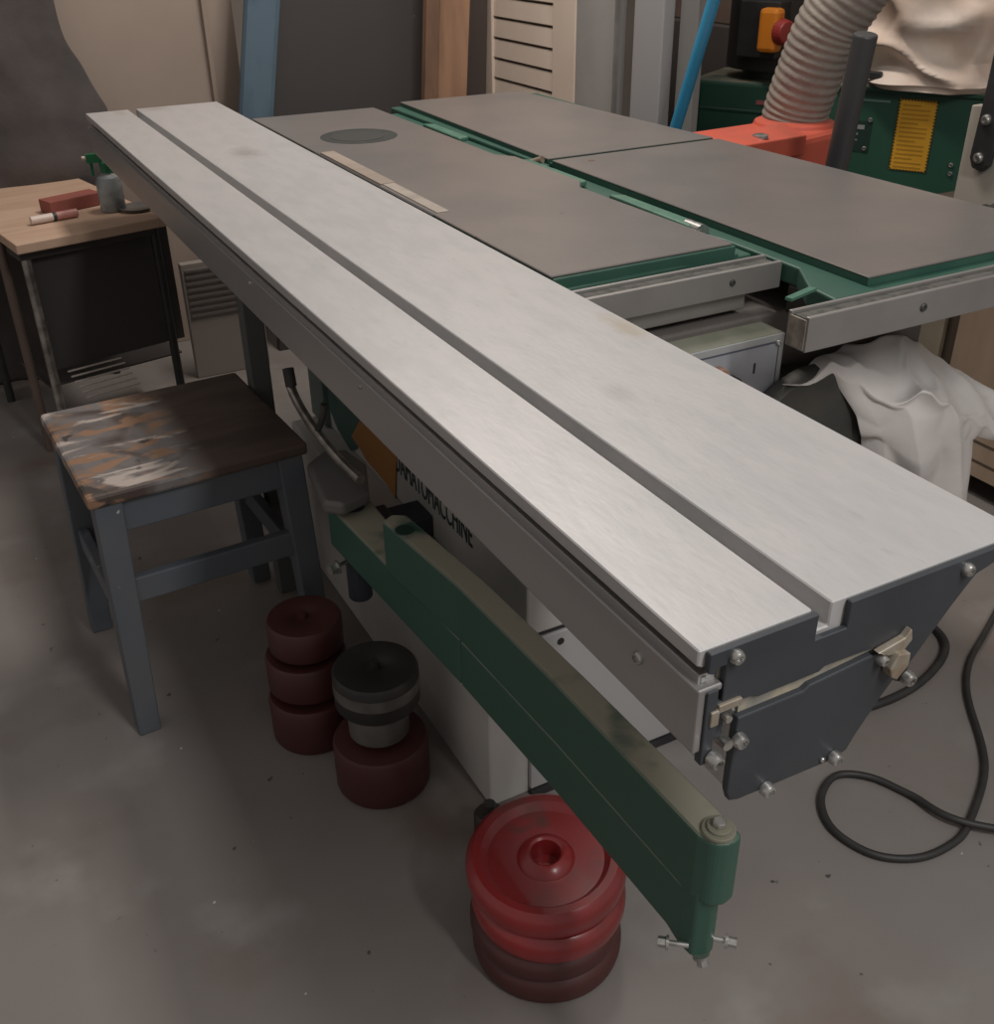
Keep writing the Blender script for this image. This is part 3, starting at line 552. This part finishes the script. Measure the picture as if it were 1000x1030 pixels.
# ------------------------------------------------------------------ left work table
ang = math.radians(12)
WT = thing('work_table', 'small pine-topped work table on metal legs at the left', 'table', (0.16, 2.80, 0)); WT.rotation_euler.z = ang
def wp(name, mb, m, bevel=.002):
    o = mb.build(name, m, None, bevel=bevel); o.parent = WT; return o
wp('table_top', MB().prism([(-.005, 0), (.385, .0), (.385, .66), (.02, .68)], 'z', .595, .62), WOODT, .003)
wp('under_rail', MB().box(.01, .05, .565, .37, .60, .595), DARKB)
wp('leg', MB().cyl((.03, .07, .595), (.03, .07, 0), .012), CHROME, 0)
wp('leg', MB().cyl((.37, .06, .595), (.37, .06, 0), .012), BLACKP, 0)
wp('leg', MB().cyl((.37, .58, .595), (.37, .58, 0), .012), BLACKP, 0)
wp('leg', MB().cyl((.03, .58, .595), (.03, .58, 0), .012), BLACKP, 0)
wp('leg', MB().cyl((.0, .16, .595), (.0, .16, 0), .012), BROWNB, 0)
wp('back_panel', MB().box(.05, .09, .25, .42, .10, .595), DARKB)
wp('shelf_board', MB().box(.03, .13, .19, .42, .36, .196), DARKB)
for i in range(6):
    wp('shelf_wire', MB().cyl((.07, .03-i*.022+.045, .245-i*.008), (.22, .03-i*.022+.045, .245-i*.008), .0028, n=8), mat('shelf_wire_paint', (.55, .49, .44), .35), 0)
VC = MB().box(.625, 3.26, 0, .865, 3.29, .375).build('vent_crate', mat('pale_grey_crate', (.24, .21, .19), .7), None, bevel=.003)
tag(VC, 'low pale grey crate with slatted upper half on the floor behind the stool', 'crate')
for i in range(8):
    o = MB().box(.635, 3.254, .205+i*.0205, .855, 3.262, .213+i*.0205).build('slat', mat('crate_slat_brown', (.13, .11, .10), .7), None); o.parent = VC
# things on it
o = MB().box(-.075, -.03, 0, .075, .03, .034).build('red_carton', BRICKR, None, bevel=.002); o.location = (.335, 3.10, .621); o.rotation_euler.z = math.radians(20)
tag(o, 'dull red oblong box lying on the pine table behind the marker', 'box')
mk = thing('marker', 'pale pink marker lying on the pine table in front of the red box', 'marker', (.275, 2.985, .632))
def mp_(name, a, b, r, m):
    o = MB().cyl((a, 0, 0), (b, 0, 0), r, n=20).build(name, m, None, bevel=.001); o.parent = mk; return o
mp_('cap', -.062, -.005, .0105, PALEC); mp_('grip_ring', -.005, .004, .0112, BLACKP); mp_('barrel', .004, .060, .0108, PINKC)
mk.rotation_euler.z = math.radians(12)
bt = thing('spray_bottle', 'green topped spray bottle with milky body on the pine table corner', 'bottle', (.430, 3.02, .6205))
def bp(name, mb, m, s=True):
    o = mb.build(name, m, None, smooth=s); o.parent = bt; return o
bp('body', MB().lathe([(.030, 0), (.033, .004), (.033, .075), (.028, .088), (.014, .096), (.014, .104), (0, .104)], n=28), CLEARP)
bp('spray_head', MB().lathe([(.015, .10), (.016, .125), (.012, .13), (.012, .15), (0, .15)], n=20).box(-.045, -.008, .128, .012, .008, .150), GLASSG)
bp('trigger', MB().box(-.038, -.004, .095, -.031, .004, .13), GLASSG, False)
bp('nozzle', MB().cyl((-.055, 0, .141), (-.045, 0, .141), .005), PALEC)
o = MB().lathe([(.030, 0), (.044, .003), (.048, .009), (.044, .009), (.030, .005), (0, .005)], n=40).build('dark_dish', GREYMET, None, smooth=True); o.location = (.487, 2.995, .6205)
tag(o, 'shallow grey dish beside the spray bottle on the pine table', 'dish')

# ------------------------------------------------------------------ things standing at the back, left to right
tv = sheet([
    [(-.75, 3.60, 1.55), (-.2, 3.50, 1.52), (.25, 3.52, 1.48), (.415, 3.58, 1.35)],
    [(-.75, 3.50, 1.0), (-.2, 3.44, 1.0), (.26, 3.46, 1.02), (.455, 3.56, 1.02)],
    [(-.80, 3.48, .80), (-.2, 3.44, .80), (.32, 3.46, .82), (.545, 3.52, .80)],
    [(-.80, 3.48, .65), (-.2, 3.44, .62), (.30, 3.46, .60), (.50, 3.50, .62)],
    [(-.80, 3.48, .02), (-.2, 3.46, .02), (.28, 3.50, .02), (.42, 3.55, .02)]], CLOTH, 'dark_cloth', amp=.04, freq=3.2, seed=2, thick=.006, crease=.05)
tag(tv, 'dark grey cloth hanging behind the pine table at the left', 'cloth')
o = MB().box(.46, 3.62, 0, .985, 3.645, 1.55).build('leaning_board', CHIP, None, bevel=.002); tag(o, 'wide beige board upright behind the far end of the sliding table', 'board')
o = MB().box(.885, 3.600, 0, .90, 3.618, 1.55).build('wood_batten', mat('pale_batten', (.33, .26, .21), .8), None, bevel=.002); tag(o, 'thin pale batten standing against the beige board', 'batten')
def leaner(name, x0, x1, y, t, lean, h, m, label, cat, bev=.003):
    mb = MB(); vs = [(x0, y, 0), (x1, y, 0), (x1, y+t, 0), (x0, y+t, 0), (x0+lean, y+.08, h), (x1+lean, y+.08, h), (x1+lean, y+.08+t, h), (x0+lean, y+.08+t, h)]
    mb.add(vs, [(0,1,2,3), (7,6,5,4), (0,4,5,1), (1,5,6,2), (2,6,7,3), (3,7,4,0)]); return tag(mb.build(name, m, None, bevel=bev), label, cat)
leaner('foam_sheet', .735, .845, 3.30, .05, .31, 1.5, FOAM, 'grey-blue foam sheet standing upright between beige board and dark board', 'foam sheet', .02)
leaner('dark_board', .93, 1.50, 3.36, .03, .12, 1.5, DARKB, 'large dark brown board standing behind the saw table', 'board')
leaner('wood_plank', 1.385, 1.432, 3.20, .03, .15, 1.5, PLANKD, 'narrow brown plank edge leaning beside the dark board', 'plank')
leaner('wood_plank', 1.434, 1.555, 3.24, .03, .15, 1.5, PLANK, 'broad orange wood plank leaning left of the cream shutter', 'plank')
leaner('umber_board', 1.54, 1.80, 3.52, .03, .10, 1.5, mat('dark_umber_panel', (.06, .045, .04), .7), 'dark umber board in the gap between plank and shutter', 'board')
# louvred shutter: faces -x
SH = thing('louvred_shutter', 'cream louvred shutter door standing behind the planer table', 'shutter', (1.9, 3.4, 0))
fr = MB(); fr.box(1.90, 3.61, 0, 1.935, 3.745, 1.7); fr.box(1.90, 3.05, 0, 1.935, 3.19, 1.7); fr.box(1.90, 3.19, 1.62, 1.935, 3.61, 1.7); fr.box(1.90, 3.19, 0, 1.935, 3.61, .1); fr.build('frame', CREAM, SH, bevel=.003)
for i in range(24):
    z = .115+i*.0665-.002
    if z > 1.58: break
    m_ = MB(); m_.add([(1.908, 3.19, z), (1.908, 3.61, z), (1.912, 3.61, z+.0575), (1.912, 3.19, z+.0575), (1.915, 3.19, z-.004), (1.915, 3.61, z-.004), (1.931, 3.61, z+.0575), (1.931, 3.19, z+.0575)],
        [(0,1,2,3), (7,6,5,4), (0,4,5,1), (1,5,6,2), (2,6,7,3), (3,7,4,0)]); m_.build('slat', CREAM, SH)
MB().box(1.931, 3.19, .1, 1.934, 3.61, 1.62).build('backing', SHADOWGAP, SH)
tag(MB().box(1.90, 2.815, 0, 1.93, 3.045, 1.7).build('flat_board', PGREY, None, bevel=.003), 'pale grey flat board standing right of the cream shutter', 'board')
tag(MB().box(1.885, 2.80, 0, 1.895, 2.812, 1.7).build('metal_strip', ALU_EDGE, None), 'thin bright metal strip standing at the edge of the pale grey board', 'strip')
tag(MB().box(1.95, 2.70, 0, 1.98, 2.80, 1.7).build('dark_post', mat('dark_olive_post', (.075, .068, .058), .6), None, bevel=.004), 'dark upright post between the pale grey and whitish boards', 'post')
tag(MB().box(1.885, 2.575, 0, 1.925, 2.715, 1.7).build('white_board', mat('white_grey_panel', (.345, .34, .34), .6), None, bevel=.004), 'whitish narrow board right of the dark upright post', 'board')
tag(MB().box(1.93, 2.48, 0, 1.955, 2.560, 1.7).build('grey_board', mat('mid_grey_board', (.21, .205, .195), .6), None, bevel=.003), 'narrow grey board behind the bright blue pipe', 'board')
tag(MB().cyl((1.862, 2.74, .012), (1.862, 2.19, 1.50), .0165, n=20).build('blue_pipe', BLUEP, None, smooth=True), 'bright blue pipe leaning against the whitish board', 'pipe')
tag(MB().box(2.56, 3.02, .95, 2.95, 3.5, 1.55).build('brown_carton', BROWNB, None, bevel=.004), 'brown carton behind the black switch box', 'box')
tag(MB().box(2.52, 3.0, 0, 3.1, 3.6, .949).build('dark_cupboard', mat('dark_cupboard', (.05, .042, .038), .7), None, bevel=.004), 'dark cupboard carrying the brown carton', 'cupboard')
tag(MB().box(3.15, 1.2, 0, 3.25, 2.95, 2.2).build('shelf_back', mat('brown_grey_rack', (.085, .07, .062), .7), None), 'dark brown rack panel behind the dust extractor', 'rack')

# ------------------------------------------------------------------ dust extractor
DX = thing('dust_extractor', 'green dust extractor with cream filter bag behind the planer table', 'dust extractor', (2.35, 2.4, 0))
P0 = Vector((2.126, 2.751)); P1 = Vector((2.60, 1.955)); dd = (P1-P0).normalized(); nn = Vector((dd.y, -dd.x)); 
if nn.x > 0: nn = -nn     # towards the camera side
bkv = -nn
def Q(s, o): p = P0+dd*s+bkv*o; return (p.x, p.y)
L_ = (P1-P0).length
body = MB().prism([Q(.0, .03), Q(.03, 0), Q(.36, 0), Q(.36, .26), Q(.33, .30), Q(.03, .30), Q(0, .27)], 'z', .06, .855).build('fan_housing', GREEN, DX, bevel=.012, seg=3)
drum = MB().prism([Q(.365, .05), Q(.42, .0), Q(.85, .0), Q(.98, .06), Q(.98, .42), Q(.85, .48), Q(.42, .48), Q(.365, .42)], 'z', .06, .862).build('drum', mat('green_drum_enamel', (.028, .085, .058), .35), DX, bevel=.012, seg=3)
def onface(s0, s1, z0, z1, name, m, o=.002, parent=drum):
    mb = MB(); mb.prism([Q(s0, -o), Q(s1, -o), Q(s1, .0), Q(s0, .0)], 'z', z0, z1); return sub(name, mb, m, parent)

lb = onface(.626, .726, .652, .842, 'warning_label', YELLOW)
for i in range(15):
    z = .828-i*.0118; w = .078 if i % 4 else .05
    onface(.636, .636+w*.95, z-.004, z, 'label_line', YELLOWD, .0028)
zz = MB()
for i in range(22):
    z = .654+i*.0086
    for s_ in (.626, .726): zz.prism([Q(s_-.003, -.0026), Q(s_+.003, -.0026), Q(s_+.003, -.002), Q(s_-.003, -.002)], 'z', z, z+.004)
for i in range(12):
    s_ = .629+i*.0085
    for z in (.650, .838): zz.prism([Q(s_, -.0026), Q(s_+.005, -.0026), Q(s_+.005, -.002), Q(s_, -.002)], 'z', z, z+.004)
sub('label_border', zz, mat('hazard_border_black', (.05, .035, .01), .5), drum)
onface(.49, .56, .690, .775, 'nameplate', mat('dark_nameplate', (.018, .04, .033), .4), .0015)
onface(.512, .54, .752, .764, 'nameplate_mark', mat('pale_nameplate_print', (.25, .27, .26), .5), .0022)
onface(.508, .525, .736, .742, 'nameplate_mark', mat('pale_nameplate_print', (.16, .19, .17), .5), .0022)
onface(.508, .525, .720, .725, 'nameplate_mark', mat('pale_nameplate_print', (.16, .19, .17), .5), .0022)
onface(.500, .60, .828, .834, 'pale_strip', mat('pale_strip_paint', (.12, .20, .16), .5), .003)  # lighter green strip near the top of the drum face
for s_, z in ((.79, .680), .0) if False else ((.79, .678), (.792, .655), (.553, .779), (.548, .700)):
    q = Q(s_, -.001); mb = MB(); screw(mb, (q[0], q[1], z), (nn.x, nn.y, 0), .007, .005); sub('face_screw', mb, STEEL, drum, smooth=True)
onface(.04, .355, .772, .778, 'housing_seam', GREEN, .003, body)
onface(.215, .245, .796, .808, 'small_plate', mat('small_pink_plate', (.30, .10, .10), .5), .002, body)
rim = MB(); rim.prism([Q(.36, .03), Q(.42, -.012), Q(.86, -.012), Q(.99, .05), Q(.99, .43), Q(.86, .495), Q(.42, .495), Q(.36, .43)], 'z', .855, .868); rim.build('drum_rim', GREEN, DX, bevel=.004)
# filter bag
q = Q(.72, .26)
def bst(z, a, b, ox=0, oy=0): return ((q[0]+ox, q[1]+oy, z), a, b)
bg_ = bag('filter_bag', [bst(.868, .34, .25), bst(.885, .365, .275), bst(.91, .355, .268), bst(.94, .335, .25), bst(1.0, .34, .26), bst(1.12, .35, .27), bst(1.25, .34, .26), bst(1.4, .31, .24), bst(1.55, .2, .16), bst(1.62, .05, .05)], LINEN, 3, nseg=110, nring=90, amp=.035, freq=5, crease=.06)
# align the bag's long axis with the drum
ang_ = math.atan2(dd.y, dd.x)
vv = []
for v in bg_.v:
    x, y = v[0]-q[0], v[1]-q[1]; 
    vv.append((q[0]+x*1.0, q[1]+y*1.0, v[2]))
bg_.v = vv
bo = bg_.build('filter_bag', LINEN, DX)
for p in bo.data.polygons: p.use_smooth = True
st_ = MB(); a_ = Q(.49, -.03); b_ = Q(.60, -.045); st_.prism([Q(.47, -.04), Q(.575, -.05), Q(.575, -.035), Q(.47, -.02)], 'z', .893, .912); st_.build('bag_buckle', BLACKP, DX, bevel=.003)
# switch box on the fan housing
mt = MB(); qa = Q(.20, .15); mt.cyl((qa[0], qa[1], .855), (qa[0], qa[1], .885), .085, n=36); mt.build('motor_flange', mat('dark_green_flange', (.02, .045, .03), .5), DX, smooth=True)
mt = MB(); mt.cyl((qa[0], qa[1], .885), (qa[0], qa[1], 1.16), .135, n=40); mt.build('fan_motor', mat('black_motor_paint', (.022, .020, .020), .6), DX, smooth=True)
sw = MB().prism([Q(.14, -.01), Q(.265, -.03), Q(.275, .04), Q(.15, .05)], 'z', .925, 1.075).build('switch_box', BLACKP, DX, bevel=.004)
sub('switch_flap', MB().prism([Q(.215, -.060), Q(.275, -.070), Q(.282, -.02), Q(.218, -.012)], 'z', .945, 1.060), ORANGE, sw, bevel=.012)
c_ = Q(.278, -.045); c2_ = Q(.305, -.060)
sub('stop_button', MB().cyl((c_[0], c_[1], 1.0), (c2_[0], c2_[1], 1.0), .036, .03, n=24), REDK, sw, bevel=.004)
MB().box(2.085, 2.688, 0, 2.105, 2.722, .858).build('white_leg', BEIGE, DX, bevel=.002)
# hose
hp = [(1.965, 2.115, .80), (1.97, 2.108, .87), (1.972, 2.076, .97), (1.98, 2.045, 1.062), (2.0, 2.01, 1.135), (2.04, 1.98, 1.22), (2.09, 1.96, 1.34), (2.12, 1.95, 1.5)]
tag(MB().tube(hp, .080, 40, 26, rf=lambda t, i: 1.0+(.022 if i % 5 in (0, 1) else (-.015 if i % 5 in (3,) else 0.0))).build('extraction_hose', HOSE, None, smooth=False), 'thick grey ribbed extraction hose rising from the orange hood', 'hose')
o = bpy.data.objects['extraction_hose']
for p in o.data.polygons: p.use_smooth = True
# orange hood
HD = thing('extraction_hood', 'salmon orange extraction hood beside the planer table under the grey hose', 'extraction hood', (1.8, 1.95, .6))
MB().lathe([(.103, 0), (.103, .160), (.096, .174), (.086, .176), (.0, .176)], (1.945, 2.085, .675), (0, 0, 1), 48).build('collar', HOOD, HD, smooth=True)
MB().prism([(1.575, 2.14), (1.60, 1.94), (1.86, 1.948), (2.0, 1.98), (2.02, 2.10), (1.90, 2.16)], 'z', .67, .842).build('duct', HOOD, HD, bevel=.02, seg=3)
m_ = MB(); m_.add([(1.578, 1.86, .862), (1.585, 1.965, .866), (1.86, 2.03, .862), (1.86, 1.945, .845), (1.578, 1.86, .82), (1.585, 1.965, .82), (1.86, 2.03, .80), (1.86, 1.945, .80)], [(0,1,2,3), (7,6,5,4), (0,4,5,1), (1,5,6,2), (2,6,7,3), (3,7,4,0)])
m_.build('top_plate', HOOD, HD, bevel=.003)
m_ = MB(); m_.lathe([(.018, 0), (.018, .006), (.01, .009), (0, .009)], (1.70, 1.925, .858), (0, 0, 1), 20); m_.build('wing_screw', STEEL, HD, smooth=True)
tag(MB().cyl((1.795, 1.855, .0), (1.7435, 1.695, 1.092), .0245, n=28).build('dark_tube', TUBE, None, bevel=.004, smooth=False), 'dark grey tube standing upright in front of the ribbed hose', 'tube')
# beige frame at the right edge
BF = thing('beige_frame', 'beige metal frame with a black bolted strap at the right edge', 'frame', (1.93, 1.46, 0))
MB().prism([(1.535, .965), (1.475, .972), (1.02, .99), (1.02, .80), (1.42, .80), (1.455, .768), (1.535, .765)], 'x', 1.90, 1.925).build('side_plate', BEIGE, BF, bevel=.003)
MB().box(1.905, 1.02, 0, 1.945, 1.09, .81).build('stand', BEIGE, BF, bevel=.004)
MB().prism([(1.500, .98), (1.498, 1.12), (1.47, 1.30), (1.42, 1.30), (1.442, 1.1), (1.455, .86), (1.470, .846), (1.495, .85), (1.505, .87)], 'x', 1.886, 1.899).build('strap', BLACKP, BF, bevel=.004)
for z in (.872, .945):
    m_ = MB(); screw(m_, (1.886, 1.481, z), (-1, 0, 0), .011, .008); m_.build('strap_bolt', STEEL, BF, smooth=True)
tag(MB().tube([(1.86, 1.50, .70), (1.85, 1.44, .755), (1.86, 1.36, .77), (1.90, 1.22, .74), (1.98, 1.1, .6)], .03, 24, 20, rf=lambda t, i: 1+(.08 if i % 4 < 2 else 0)).build('black_hose', RUBBER, None, smooth=True), 'black corrugated hose below the beige frame at the right edge', 'hose')
# pale plywood cabinet at the right below the rail
PC = thing('plywood_cabinet', 'pale plywood cabinet with grooved drawer fronts on the floor at the right', 'cabinet', (2.25, 1.6, 0))
MB().box(2.17, 1.15, .06, 2.42, 1.80, .70).build('carcass', mat('dark_cabinet_gap', (.10, .075, .055), .7), PC)
MB().box(2.155, 1.69, .22, 2.17, 1.80, .66).build('door', PLYG, PC, bevel=.002)
MB().box(2.155, 1.17, .22, 2.17, 1.65, .66).build('door', PLY, PC, bevel=.002)
dr = MB().box(2.150, 1.15, .06, 2.17, 1.80, .205).build('drawer', PLY, PC, bevel=.002)
for z in (.10, .15):
    sub('drawer_groove', MB().box(2.149, 1.2, z, 2.1505, 1.60, z+.006), mat('groove_shadow_brown', (.11, .075, .055), .8), dr)
